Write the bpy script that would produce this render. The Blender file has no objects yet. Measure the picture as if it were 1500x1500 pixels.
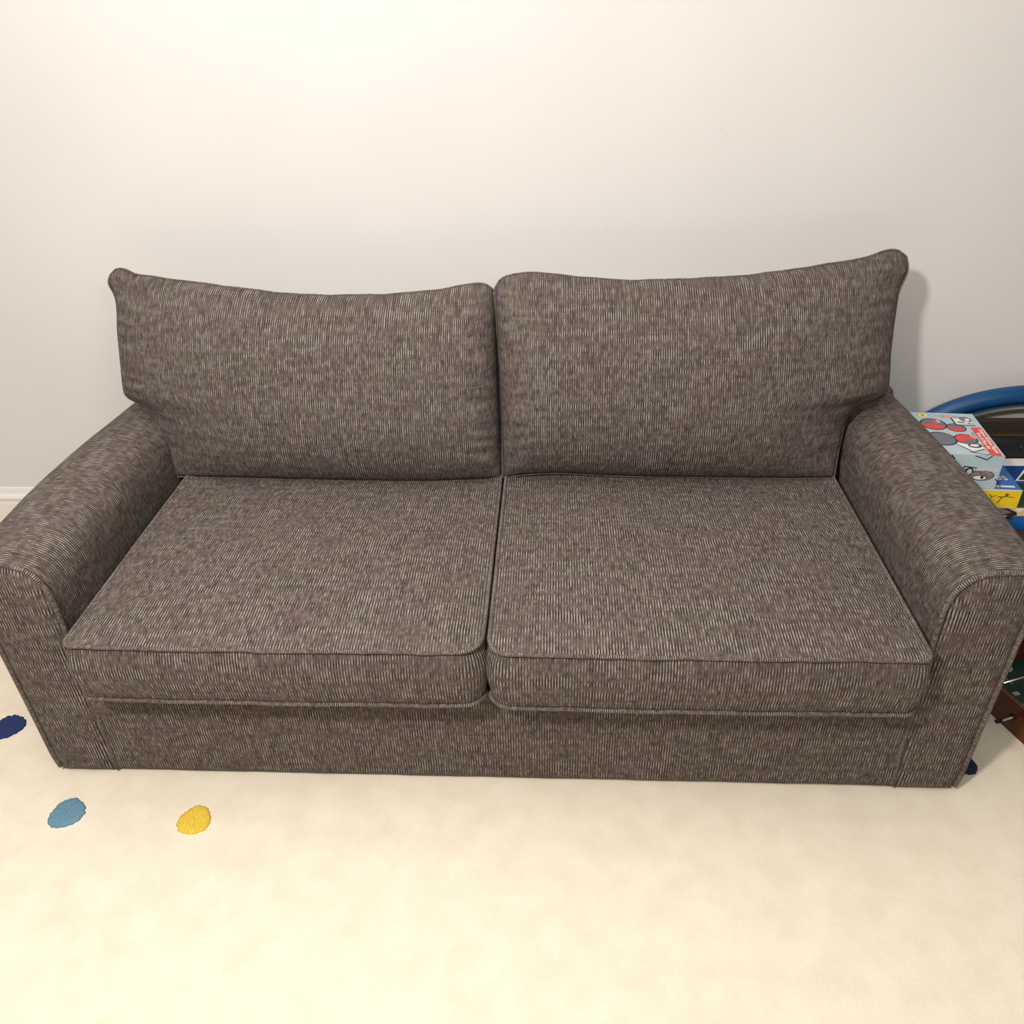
import bpy, bmesh, math, random
from mathutils import Vector, Matrix
random.seed(7)
PI = math.pi
S = bpy.context.scene
COL = S.collection

# ------------------------------------------------------------------ camera
cam_d = bpy.data.cameras.new('camera'); cam = bpy.data.objects.new('camera', cam_d); COL.objects.link(cam)
R_ = Vector((0.99861867, 0.04667709, -0.0241249)); U_ = Vector((-0.00520877, 0.54482935, 0.83853077)); F_ = Vector((-0.05228413, 0.83724681, -0.54431989))
m = Matrix((R_, U_, -F_)).transposed().to_4x4()
m.translation = (0.140458, -2.233854, 1.612384)
cam.matrix_world = m
cam_d.sensor_width = 36; cam_d.lens = 36 * 1194.164 / 1500; cam_d.clip_start = .02
S.camera = cam

# ------------------------------------------------------------------ light
S.view_settings.view_transform = 'Standard'; S.view_settings.look = 'None'
S.view_settings.gamma = 1; S.view_settings.exposure = -0.08; S.view_settings.use_curve_mapping = False
W = bpy.data.worlds.new('room_ambience'); S.world = W; W.use_nodes = True
bg = W.node_tree.nodes['Background']; bg.inputs[0].default_value = (1.0, .98, .955, 1); bg.inputs[1].default_value = .13

def lamp(name, loc, target, power, radius, col):
    d = bpy.data.lights.new(name, 'AREA'); d.shape = 'DISK'; d.size = radius * 2; d.energy = power; d.color = col
    o = bpy.data.objects.new(name, d); COL.objects.link(o); o.location = loc
    o.rotation_euler = (Vector(target) - Vector(loc)).to_track_quat('-Z', 'Y').to_euler()
    return o
lamp('ceiling_lamp', (-.75, -2.35, 2.42), (-.1, -.5, .3), 62, .11, (1.0, .97, .935))
lamp('ceiling_lamp', (1.3, -3.0, 2.42), (.4, -.6, .4), 20, .45, (1.0, .965, .925))
lamp('ceiling_glow', (-.3, -1.25, 2.9), (-.3, -1.15, 0), 58, 1.5, (1.0, .97, .94))     # light sent back down by the white ceiling

# ------------------------------------------------------------------ material helpers
def s2l(c):
    return tuple((x / 12.92 if x <= .04045 else ((x + .055) / 1.055) ** 2.4) for x in [v / 255 for v in c])
def nodes(name):
    mt = bpy.data.materials.new(name); mt.use_nodes = True
    nt = mt.node_tree; return mt, nt, nt.nodes['Principled BSDF']
def mat(name, rgb, rough=.6, metal=0, noise=.06, scale=40, bump=0, coat=0):
    mt, nt, b = nodes(name); c = s2l(rgb)
    b.inputs['Roughness'].default_value = rough; b.inputs['Metallic'].default_value = metal
    b.inputs['Coat Weight'].default_value = coat
    tc = nt.nodes.new('ShaderNodeTexCoord'); n = nt.nodes.new('ShaderNodeTexNoise'); n.inputs['Scale'].default_value = scale
    n.inputs['Detail'].default_value = 4
    nt.links.new(tc.outputs['Object'], n.inputs['Vector'])
    r = nt.nodes.new('ShaderNodeValToRGB'); r.color_ramp.elements[0].position = .3; r.color_ramp.elements[1].position = .7
    r.color_ramp.elements[0].color = tuple(x * (1 - noise) for x in c) + (1,); r.color_ramp.elements[1].color = tuple(min(1, x * (1 + noise)) for x in c) + (1,)
    nt.links.new(n.outputs[0], r.inputs[0]); nt.links.new(r.outputs[0], b.inputs['Base Color'])
    if bump:
        bp = nt.nodes.new('ShaderNodeBump'); bp.inputs['Strength'].default_value = bump; bp.inputs['Distance'].default_value = .002
        nt.links.new(n.outputs[0], bp.inputs['Height']); nt.links.new(bp.outputs[0], b.inputs['Normal'])
    return mt

class NT:
    """tiny helper for writing node maths"""
    def __init__(s, nt): s.nt = nt
    def m(s, op, a, b=None, c=None):
        n = s.nt.nodes.new('ShaderNodeMath'); n.operation = op
        for i, v in enumerate((a, b, c)):
            if v is None: continue
            if isinstance(v, (int, float)): n.inputs[i].default_value = v
            else: s.nt.links.new(v, n.inputs[i])
        return n.outputs[0]
    def ramp(s, v, stops):
        r = s.nt.nodes.new('ShaderNodeValToRGB'); e = r.color_ramp.elements
        while len(e) < len(stops): e.new(.5)
        for el, (p, c) in zip(e, stops): el.position = p; el.color = tuple(c) + (1,)
        s.nt.links.new(v, r.inputs[0]); return r.outputs[0]
    def mix(s, f, a, b, mode='MIX'):
        n = s.nt.nodes.new('ShaderNodeMix'); n.data_type = 'RGBA'; n.blend_type = mode
        for i, v in ((0, f), (6, a), (7, b)):
            if isinstance(v, (int, float)): n.inputs[i].default_value = v
            elif isinstance(v, tuple): n.inputs[i].default_value = v + (1,)
            else: s.nt.links.new(v, n.inputs[i])
        return n.outputs[2]
    def white(s, x, y):
        c = s.nt.nodes.new('ShaderNodeCombineXYZ'); s.nt.links.new(x, c.inputs[0])
        if y is not None: s.nt.links.new(y, c.inputs[1])
        w = s.nt.nodes.new('ShaderNodeTexWhiteNoise'); w.noise_dimensions = '2D'; s.nt.links.new(c.outputs[0], w.inputs['Vector']); return w.outputs[0]
    def noise(s, vec, scale, detail=2, sx=1, sy=1):
        mp = s.nt.nodes.new('ShaderNodeMapping'); mp.inputs['Scale'].default_value = (sx, sy, 1); s.nt.links.new(vec, mp.inputs[0])
        n = s.nt.nodes.new('ShaderNodeTexNoise'); n.inputs['Scale'].default_value = scale; n.inputs['Detail'].default_value = detail
        s.nt.links.new(mp.outputs[0], n.inputs['Vector']); return n.outputs[0]

def ribbed_fabric(name, pitch=.0060, seg=.019, gain=1.0, fine=False):
    mt, nt, b = nodes(name); N = NT(nt)
    uv = nt.nodes.new('ShaderNodeUVMap'); uv.uv_map = 'UVMap'
    sep = nt.nodes.new('ShaderNodeSeparateXYZ'); nt.links.new(uv.outputs[0], sep.inputs[0]); u, v = sep.outputs[0], sep.outputs[1]
    wob = N.m('MULTIPLY', N.m('SUBTRACT', N.noise(uv.outputs[0], 30, 2), .5), .0022)
    un = N.m('DIVIDE', N.m('ADD', u, wob), pitch)
    cu = N.m('FLOOR', un); fu = N.m('FRACT', un)
    rib = N.m('SUBTRACT', 1.0, N.m('POWER', N.m('ABSOLUTE', N.m('SUBTRACT', N.m('MULTIPLY', fu, 2.0), 1.0)), 1.5))     # 0 at groove, 1 at crown
    # cross rows: ribs stand out crisply in some rows of weft and blur in the next
    rowb = N.noise(uv.outputs[0], 1, 2, 9, 62)
    amp = N.m('ADD', .14, N.m('MULTIPLY', N.m('MAXIMUM', N.m('SUBTRACT', rowb, .42), 0), 5.2))
    # every rib has its own paler and darker stretches
    cc = nt.nodes.new('ShaderNodeCombineXYZ'); nt.links.new(N.m('MULTIPLY', cu, 5.37), cc.inputs[0]); nt.links.new(N.m('MULTIPLY', v, 1 / seg), cc.inputs[1])
    cn = nt.nodes.new('ShaderNodeTexNoise'); cn.inputs['Scale'].default_value = 1.0; cn.inputs['Detail'].default_value = 1; nt.links.new(cc.outputs[0], cn.inputs['Vector'])
    spk = N.noise(uv.outputs[0], 430, 2)                      # loose fibres
    weft = N.m('SINE', N.m('MULTIPLY', v, 2 * PI / .0034))
    slub = N.noise(uv.outputs[0], 1, 3, 24, 90)
    slub2 = N.noise(uv.outputs[0], 1, 3, 110, 14)
    yarn = N.m('ADD', .47, N.m('MULTIPLY', N.m('SUBTRACT', rib, .60), N.m('MULTIPLY', amp, 1.0)))
    yarn = N.m('ADD', yarn, N.m('MULTIPLY', N.m('SUBTRACT', cn.outputs[0], .5), N.m('ADD', .30, N.m('MULTIPLY', rib, .75))))
    yarn = N.m('ADD', yarn, N.m('MULTIPLY', N.m('SUBTRACT', spk, .5), .78))
    yarn = N.m('ADD', yarn, N.m('MULTIPLY', weft, .035))
    yarn = N.m('ADD', yarn, N.m('MULTIPLY', N.m('SUBTRACT', slub, .5), .30))
    yarn = N.m('ADD', yarn, N.m('MULTIPLY', N.m('SUBTRACT', slub2, .5), .36))
    g = gain * .64
    col = N.ramp(yarn, [(0.0, tuple(x * g for x in (.022, .0158, .0145))), (.30, tuple(x * g for x in (.098, .073, .064))), (.62, tuple(x * g for x in (.222, .172, .150))), (1.0, tuple(x * g for x in (.50, .44, .395)))])
    tint = N.noise(uv.outputs[0], 7, 3)
    tcol = N.ramp(tint, [(.32, (1.0, .93, .96)), (.68, (.97, 1.0, .90))])
    col = N.mix(1.0, col, tcol, 'MULTIPLY')
    nt.links.new(col, b.inputs['Base Color'])
    b.inputs['Roughness'].default_value = .82
    b.inputs['Sheen Weight'].default_value = .03; b.inputs['Sheen Roughness'].default_value = .4
    b.inputs['Specular IOR Level'].default_value = .2
    bp = nt.nodes.new('ShaderNodeBump'); bp.inputs['Strength'].default_value = .55; bp.inputs['Distance'].default_value = .0015
    nt.links.new(yarn, bp.inputs['Height']); nt.links.new(bp.outputs[0], b.inputs['Normal'])
    return mt

FAB = ribbed_fabric('ribbed_brown_chenille')
WELT = ribbed_fabric('welt_cord_chenille', pitch=.0045, seg=.009, gain=1.1)
DARKCLOTH = mat('black_underside_cloth', (30, 27, 26), .95)

def wall_paint():
    mt, nt, b = nodes('warm_white_wall_paint'); N = NT(nt)
    tc = nt.nodes.new('ShaderNodeTexCoord')
    n = N.noise(tc.outputs['Object'], 3, 3); c = N.ramp(n, [(.3, s2l((220, 215, 209))), (.7, s2l((223, 218, 212)))])
    # a few small scuffs on the paint
    v = nt.nodes.new('ShaderNodeTexVoronoi'); v.inputs['Scale'].default_value = 3.2; v.inputs['Randomness'].default_value = 1
    mp = nt.nodes.new('ShaderNodeMapping'); mp.inputs['Scale'].default_value = (1.0, 1, 1.6); nt.links.new(tc.outputs['Object'], mp.inputs[0]); nt.links.new(mp.outputs[0], v.inputs['Vector'])
    sp = N.m('LESS_THAN', v.outputs['Distance'], .012)
    c = N.mix(N.m('MULTIPLY', sp, .22), c, s2l((150, 142, 132)))
    nt.links.new(c, b.inputs['Base Color']); b.inputs['Roughness'].default_value = .75
    bp = nt.nodes.new('ShaderNodeBump'); bp.inputs['Strength'].default_value = .08; bp.inputs['Distance'].default_value = .001
    nt.links.new(N.noise(tc.outputs['Object'], 260, 2), bp.inputs['Height']); nt.links.new(bp.outputs[0], b.inputs['Normal'])
    return mt
def carpet(name, a, b_, scale=1.0):
    mt, nt, b = nodes(name); N = NT(nt)
    tc = nt.nodes.new('ShaderNodeTexCoord')
    n1 = N.noise(tc.outputs['Object'], 480 * scale, 3); n2 = N.noise(tc.outputs['Object'], 14, 3)
    f = N.m('ADD', N.m('MULTIPLY', n1, .6), N.m('MULTIPLY', n2, .4))
    nt.links.new(N.ramp(f, [(.36, s2l(a)), (.62, s2l(b_))]), b.inputs['Base Color'])
    b.inputs['Roughness'].default_value = .95; b.inputs['Sheen Weight'].default_value = .2
    bp = nt.nodes.new('ShaderNodeBump'); bp.inputs['Strength'].default_value = .5; bp.inputs['Distance'].default_value = .003
    nt.links.new(f, bp.inputs['Height']); nt.links.new(bp.outputs[0], b.inputs['Normal'])
    return mt
def wood(name, a, b_, rough=.4):
    mt, nt, b = nodes(name); N = NT(nt)
    tc = nt.nodes.new('ShaderNodeTexCoord')
    mp = nt.nodes.new('ShaderNodeMapping'); mp.inputs['Scale'].default_value = (6, 60, 60); nt.links.new(tc.outputs['Object'], mp.inputs[0])
    n = nt.nodes.new('ShaderNodeTexNoise'); n.inputs['Scale'].default_value = 1; n.inputs['Detail'].default_value = 5; nt.links.new(mp.outputs[0], n.inputs['Vector'])
    nt.links.new(N.ramp(n.outputs[0], [(.3, s2l(a)), (.7, s2l(b_))]), b.inputs['Base Color']); b.inputs['Roughness'].default_value = rough
    return mt
def mesh_net(name, rgb, hole=.0048):
    """woven grey mesh with real holes (alpha from object coordinates)"""
    mt, nt, b = nodes(name); N = NT(nt)
    tc = nt.nodes.new('ShaderNodeTexCoord'); sep = nt.nodes.new('ShaderNodeSeparateXYZ'); nt.links.new(tc.outputs['Object'], sep.inputs[0])
    a = N.m('DIVIDE', N.m('ADD', sep.outputs[0], sep.outputs[2]), hole); c = N.m('DIVIDE', N.m('SUBTRACT', sep.outputs[0], sep.outputs[2]), hole)
    fa = N.m('ABSOLUTE', N.m('SUBTRACT', N.m('FRACT', a), .5)); fc = N.m('ABSOLUTE', N.m('SUBTRACT', N.m('FRACT', c), .5))
    solid = N.m('GREATER_THAN', N.m('MAXIMUM', fa, fc), .24)
    nt.links.new(solid, b.inputs['Alpha']); b.inputs['Base Color'].default_value = s2l(rgb) + (1,); b.inputs['Roughness'].default_value = .7
    return mt
def stripes(name, a, b_, freq=900):
    mt, nt, b = nodes(name); N = NT(nt)
    tc = nt.nodes.new('ShaderNodeTexCoord'); sep = nt.nodes.new('ShaderNodeSeparateXYZ'); nt.links.new(tc.outputs['Object'], sep.inputs[0])
    w = N.m('MULTIPLY', N.m('ADD', N.m('SINE', N.m('MULTIPLY', sep.outputs[0], freq)), 1), .25); w2 = N.m('MULTIPLY', N.m('ADD', N.m('SINE', N.m('MULTIPLY', sep.outputs[2], freq * .8)), 1), .25)
    nt.links.new(N.ramp(N.m('ADD', w, w2), [(.2, s2l(a)), (.8, s2l(b_))]), b.inputs['Base Color']); b.inputs['Roughness'].default_value = .9
    return mt

# ------------------------------------------------------------------ object helpers
def link(name, me, material, parent=None, smooth=True):
    o = bpy.data.objects.new(name, me); COL.objects.link(o)
    for mt in (material if isinstance(material, (list, tuple)) else [material]): me.materials.append(mt)
    if smooth:
        for p in me.polygons: p.use_smooth = True
    if parent: o.parent = parent
    return o
def tag(o, label=None, cat=None, group=None, kind=None):
    for k, v in (('label', label), ('category', cat), ('group', group), ('kind', kind)):
        if v: o[k] = v
    return o
def empty(name, loc, rz=0):
    o = bpy.data.objects.new(name, None); COL.objects.link(o); o.location = loc; o.rotation_euler = (0, 0, rz); o.empty_display_size = .1
    return o

class Mesh:
    """collects vertices, faces, metric uv and material slots"""
    def __init__(s): s.v = []; s.f = []; s.uv = []; s.mi = []
    def grid(s, P, U, V, ci=False, cj=False, mi=0, flip=False):
        ni, nj = len(P), len(P[0]); b = len(s.v)
        for row in P: s.v += [tuple(q) for q in row]
        for i in range(ni if ci else ni - 1):
            for j in range(nj if cj else nj - 1):
                i2, j2 = (i + 1) % ni, (j + 1) % nj
                q = [b + i * nj + j, b + i2 * nj + j, b + i2 * nj + j2, b + i * nj + j2]
                w = [(U(i, j), V(i, j)), (U(i + 1, j), V(i + 1, j)), (U(i + 1, j + 1), V(i + 1, j + 1)), (U(i, j + 1), V(i, j + 1))]
                if flip: q.reverse(); w.reverse()
                s.f.append(q); s.uv.append(w); s.mi.append(mi)
    def face(s, pts, uv=None, mi=0):
        b = len(s.v); s.v += [tuple(p) for p in pts]; s.f.append(list(range(b, b + len(pts)))); s.uv.append(uv or [(p[0], p[1]) for p in pts]); s.mi.append(mi)
    def box(s, x0, x1, y0, y1, z0, z1, mi=0, mis=None):
        b = len(s.v); s.v += [(x, y, z) for z in (z0, z1) for y in (y0, y1) for x in (x0, x1)]
        F = [(0, 2, 3, 1), (4, 5, 7, 6), (0, 1, 5, 4), (2, 6, 7, 3), (0, 4, 6, 2), (1, 3, 7, 5)]   # bottom, top, front(-y), back, left, right
        for k, f in enumerate(F):
            s.f.append([b + i for i in f]); vs = [s.v[b + i] for i in f]
            ax = (0, 1) if k < 2 else (0, 2) if k < 4 else (1, 2)
            s.uv.append([(q[ax[0]], q[ax[1]]) for q in vs]); s.mi.append(mis[k] if mis else mi)
    def tube(s, pts, r, n=10, closed=False, mi=0, caps=True):
        P = [Vector(p) for p in pts]; L = len(P); rings = []; acc = 0; al = []
        prev = None
        for i, p in enumerate(P):
            a = P[(i - 1) % L] if (closed or i) else P[0]; c = P[(i + 1) % L] if (closed or i < L - 1) else P[-1]
            t = (c - a).normalized()
            if prev is None:
                ref = Vector((0, 0, 1)) if abs(t.z) < .9 else Vector((1, 0, 0)); x = t.cross(ref).normalized()
            else: x = (prev - t * prev.dot(t)).normalized()
            prev = x; y = t.cross(x)
            rr = r(i / max(1, L - 1)) if callable(r) else r
            rings.append([p + (x * math.cos(2 * PI * k / n) + y * math.sin(2 * PI * k / n)) * rr for k in range(n)])
            if i: acc += (p - P[i - 1]).length
            al.append(acc)
        al.append(acc + (P[0] - P[-1]).length); rr0 = r(0) if callable(r) else r
        s.grid(rings, lambda i, j: al[i], lambda i, j: j / n * 2 * PI * rr0, ci=closed, cj=True, mi=mi)
        if not closed and caps:
            s.face(rings[0], mi=mi); s.face(rings[-1][::-1], mi=mi)
    def build(s, name, material, parent=None, smooth=True, bevel=0, subsurf=0, weld=True):
        me = bpy.data.meshes.new(name); me.from_pydata(s.v, [], s.f)
        uvl = me.uv_layers.new(name='UVMap'); k = 0
        for w in s.uv:
            for c in w: uvl.data[k].uv = c; k += 1
        for p, i in zip(me.polygons, s.mi): p.material_index = i
        bm = bmesh.new(); bm.from_mesh(me)
        if weld: bmesh.ops.remove_doubles(bm, verts=bm.verts, dist=1e-6)
        bmesh.ops.recalc_face_normals(bm, faces=bm.faces)
        bm.to_mesh(me); bm.free()
        o = link(name, me, material, parent, smooth)
        if bevel:
            mo = o.modifiers.new('bevel', 'BEVEL'); mo.width = bevel; mo.segments = 2; mo.limit_method = 'ANGLE'; mo.harden_normals = False
        if subsurf: mo = o.modifiers.new('s', 'SUBSURF'); mo.levels = mo.render_levels = subsurf
        return o

def poly_interp(pts, n):
    """n+1 points at equal arc length along a Catmull-Rom curve through pts"""
    P = [Vector(p) for p in pts]; fine = []
    for i in range(len(P) - 1):
        p0 = P[i - 1] if i else P[0] * 2 - P[1]; p1, p2 = P[i], P[i + 1]; p3 = P[i + 2] if i + 2 < len(P) else P[-1] * 2 - P[-2]
        for k in range(12):
            t = k / 12
            fine.append(.5 * ((2 * p1) + (p2 - p0) * t + (2 * p0 - 5 * p1 + 4 * p2 - p3) * t * t + (3 * p1 - p0 - 3 * p2 + p3) * t ** 3))
    fine.append(P[-1])
    acc = [0]
    for i in range(1, len(fine)): acc.append(acc[-1] + (fine[i] - fine[i - 1]).length)
    out = []; j = 0
    for k in range(n + 1):
        d = acc[-1] * k / n
        while j < len(acc) - 2 and acc[j + 1] < d: j += 1
        sp = acc[j + 1] - acc[j]; out.append(fine[j].lerp(fine[j + 1], 0 if sp == 0 else min(1, (d - acc[j]) / sp)))
    return out

def wob(x, y, seed=0):
    return (math.sin(x * 23 + seed) + math.sin(x * 57 + 1.7 * seed + y * 9) * .6 + math.sin(y * 41 + seed * 2.3) * .5 + math.sin(x * 111 + seed * 5) * .35) / 2.4

# ================================================================== SETTING
WY = .10
w = Mesh(); w.box(-3.2, 3.4, WY, WY + .12, 0, 2.9)
tag(w.build('wall_back', wall_paint(), smooth=False), kind='structure')
f = Mesh(); f.box(-3.2, 3.4, -4.2, WY, -.10, -.008)
tag(f.build('floor', carpet('pale_fitted_carpet', (214, 198, 170), (232, 218, 192)), smooth=False), kind='structure')
TRIMW = mat('white_trim_paint', (236, 231, 223), .4, noise=.01)
prof = [(0, -.008), (.016, -.008), (.016, .128), (.013, .134), (.013, .142), (.019, .147), (.021, .153), (.017, .160), (.009, .166), (.007, .178), (.005, .186), (0, .188)]
b = Mesh(); xs = [-3.2, 3.4]
b.grid([[(x, WY - d, z) for d, z in prof] for x in xs], lambda i, j: i * 6.6, lambda i, j: j * .02)
b.face([(-3.2, WY - d, z) for d, z in prof]); b.face([(3.4, WY - d, z) for d, z in prof][::-1])
tag(b.build('baseboard_back', TRIMW, smooth=False), kind='structure')

# rug: cream pile with tufted dots, under the sofa and the toys
rug = Mesh()
def rr(x0, x1, y0, y1, r, n=8):
    out = []
    for cx, cy, a0 in ((x1 - r, y1 - r, 0), (x0 + r, y1 - r, 90), (x0 + r, y0 + r, 180), (x1 - r, y0 + r, 270)):
        for k in range(n + 1):
            a = math.radians(a0 + 90 * k / n); out.append((cx + r * math.cos(a), cy + r * math.sin(a)))
    return out
ro = rr(-2.3, 2.3, -2.9, .04, .04)
rug.face([(x, y, -.0004) for x, y in ro]); rug.grid([[(x, y, -.008) for x, y in ro], [(x, y, -.0004) for x, y in ro]], lambda i, j: j * .1, lambda i, j: i * .01, cj=True)
rugo = rug.build('rug', carpet('cream_rug_pile', (222, 207, 182), (236, 224, 202)), smooth=False)
tag(rugo, 'cream rug with scattered coloured tufted dots under the sofa and toys', 'rug')
def dot(x, y, r, rgb, seed, lab):
    rnd = random.Random(seed); n = 64; M_ = Mesh(); rings = []
    e = [rnd.uniform(-.05, .05) + .05 * math.sin(k / n * 2 * PI * 3 + seed) for k in range(n)]
    for s_, z in ((1.0, -.0012), (.98, .0035), (.90, .0062), (.6, .0068), (.3, .0066), (.02, .0068)):
        rings.append([(x + r * s_ * (1 + e[k]) * math.cos(2 * PI * k / n), y + r * s_ * (1 + e[k]) * math.sin(2 * PI * k / n), z + (rnd.uniform(-.0009, .0009) if z > .003 else 0)) for k in range(n)])
    M_.grid(rings, lambda i, j: j * .01, lambda i, j: i * .01, cj=True)
    o = M_.build('dot', mat('tuft_' + lab.replace(' ', '_'), rgb, .95, noise=.3, scale=420, bump=.6), rugo); o['label'] = lab + ' tufted dot'
dot(-1.292, -.806, .040, (34, 46, 92), 1, 'navy blue')
dot(-1.000, -1.064, .040, (100, 136, 152), 2, 'grey blue')
dot(-.690, -1.075, .038, (222, 186, 62), 3, 'yellow')
dot(1.128, -.862, .034, (30, 34, 66), 4, 'dark navy')

# ================================================================== SOFA
sofa = empty('sofa', (0, -.5, 0))
tag(sofa, 'dark brown ribbed fabric two seat sofa with loose back cushions against the wall', 'sofa')
def kid(o, parent=sofa):
    """keep world coordinates while parenting under the sofa empty"""
    o.parent = parent
    if parent is sofa: o.matrix_parent_inverse = Matrix.Translation((0, .5, 0))
    return o
YF = -.943

def armrest(sx):
    # section from inner foot over the rolled top to the outer foot: (x, z)
    P2 = [(.934, .014), (.928, .10), (.922, .26), (.918, .42), (.916, .50), (.918, .555), (.928, .592), (.946, .616), (.975, .631), (1.010, .637), (1.050, .636), (1.085, .627), (1.108, .610), (1.117, .590), (1.110, .572), (1.094, .558), (1.085, .52), (1.083, .38), (1.081, .2), (1.080, .06), (1.074, .016)]
    prof = poly_interp([(a, 0, c) for a, c in P2], 72)
    top = lambda z: max(0, min(1, (z - .45) / .15))
    M_ = Mesh(); ys = [YF + .004] + [YF + .012 + (0 - YF - .012) * k / 26 for k in range(27)]
    al = [0]
    for i in range(1, len(prof)): al.append(al[-1] + (prof[i] - prof[i - 1]).length)
    rows = []
    for y in ys:
        t = (y - YF) / (-YF); bow = .024 * math.sin(PI * min(1, t * 1.05)) - .012 * t
        row = []
        for p in prof:
            outer = max(0, min(1, (p.x - .95) / .12)) * top(p.z)
            inner = max(0, 1 - (p.x - .91) / .1) * .004 * math.sin(t * 9)
            x = p.x + bow * outer - inner + .0012 * wob(y, p.z, sx * 3)
            z = p.z + top(p.z) * (-.012 * t + .0025 * math.sin(t * 7 + sx))
            if y == ys[0]: x = 1.0 + (x - 1.0) * .95; z = .32 + (z - .32) * .982
            row.append((sx * x, y, z))
        rows.append(row)
    M_.grid(rows, lambda i, j: ys[i], lambda i, j: al[j])
    o = kid(M_.build('armrest', FAB))
    # close the underside and back
    B = Mesh()
    last = rows[-1]; B.face(last)
    kid(B.build('back_panel', FAB, o, smooth=False), o)
    # front panel : slightly domed face inside the welt
    top_i = max(range(len(P2)), key=lambda k: P2[k][1])
    inn = P2[:top_i + 1]; outr = P2[top_i:][::-1]
    def at(chain, z):
        for (xa, za), (xb, zb) in zip(chain, chain[1:]):
            if za <= z <= zb: return xa + (xb - xa) * (z - za) / max(1e-6, zb - za)
        return chain[-1][0] if z > chain[-1][1] else chain[0][0]
    F = Mesh(); rows_f = []
    zrow = [.008, .010, .014, .022] + [.03 + .56 * k / 44 for k in range(45)] + [.598, .606, .613, .619, .624, .628, .631, .633]
    for z in zrow:
        xi, xo = at(inn, z) + .003, at(outr, z) - .003
        row = []
        for k in range(25):
            q = k / 24; x = xi + (xo - xi) * (q - .04 * math.sin(2 * PI * q))
            e = min(x - xi, xo - x, z - .006, .637 - z)
            row.append((sx * x, YF + .0055 - .0135 * (1 - (1 - min(1, max(0, e) / .035)) ** 2.5) + .0008 * wob(x, z, sx), z))
        rows_f.append(row)
    F.grid(rows_f, lambda i, j: rows_f[i][j][0], lambda i, j: rows_f[i][j][2])
    kid(F.build('front_panel', FAB), o)
    Wt = Mesh()
    Wt.tube([(sx * (1.0 + (p.x - 1.0) * 1.0), YF + .002, p.z + .001) for p in prof], .0058, 10)
    kid(Wt.build('welt', WELT), o)
    # welt along the outer top edge, front to back
    Wt = Mesh(); idx = min(range(len(prof)), key=lambda k: abs(prof[k].x - 1.117) + abs(prof[k].z - .588))
    Wt.tube([(rows[i][idx][0] + sx * .001, rows[i][idx][1], rows[i][idx][2]) for i in range(1, len(rows))], .005, 8)
    kid(Wt.build('welt', WELT), o)
for sx in (-1, 1): armrest(sx)

# base with front rail
Bm = Mesh(); zs = [.006, .009, .016, .03, .06, .12, .18, .24, .30, .325]; dys = [.016, .006, .001, 0, 0, .001, .001, 0, 0, .0]
xs = [-.93 + 1.86 * k / 60 for k in range(61)]
Bm.grid([[(x, YF - .0 + dy + .0012 * wob(x, z, 2), z) for x in xs] for z, dy in zip(zs, dys)], lambda i, j: xs[j], lambda i, j: zs[i])
Bm.grid([[(x, YF, .325) for x in xs], [(x, -.02, .325) for x in xs]], lambda i, j: xs[j], lambda i, j: .325 + i * .9)
Bm.grid([[(x, YF + .016, .006) for x in xs], [(x, -.02, .006) for x in xs]], lambda i, j: xs[j], lambda i, j: i * .9)
Bm.face([(-.93, -.02, .006), (.93, -.02, .006), (.93, -.02, .325), (-.93, -.02, .325)], [(0, 0), (1.8, 0), (1.8, .3), (0, .3)])
kid(Bm.build('base', FAB))
# back frame: low wings behind the arms and a taller middle hidden by the cushions
def slab(name, x0, x1, yA, yB, z0, z1, lean, r=.02):
    """rounded slab leaning backwards, section (y,z) swept along x"""
    sec = []
    for cy, cz, a0 in ((yB - r, z1 - r, 0), (yA + r, z1 - r, 90), (yA + .004, z0 + .004, 180), (yB - .004, z0 + .004, 270)):
        q = r if cz > z0 + .01 else .004
        for k in range(7):
            a = math.radians(a0 + 15 * k); sec.append((cy + q * math.cos(a), cz + q * math.sin(a)))
    al = [0]
    for i in range(1, len(sec) + 1): al.append(al[-1] + math.hypot(sec[i % len(sec)][0] - sec[i - 1][0], sec[i % len(sec)][1] - sec[i - 1][1]))
    sx_ = [x0, x0 + .006] + [x0 + (x1 - x0) * k / 20 for k in range(1, 20)] + [x1 - .006, x1]
    sc = lambda i: .9 if i in (0, len(sx_) - 1) else 1
    my, mz = (yA + yB) / 2, (z0 + z1) / 2
    rows = [[(x, my + (y - my) * sc(i) + lean * (z - z0), mz + (z - mz) * (1 if sc(i) == 1 else .985)) for y, z in sec] for i, x in enumerate(sx_)]
    M_ = Mesh(); M_.grid(rows, lambda i, j: sx_[i], lambda i, j: al[j], cj=True); M_.face(rows[0]); M_.face(rows[-1][::-1])
    return kid(M_.build(name, FAB))
slab('back_frame', -1.098, 1.098, -.075, .035, .012, .622, 0.0)
slab('back_frame', -.90, .90, -.17, -.06, .33, .85, .16)

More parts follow.
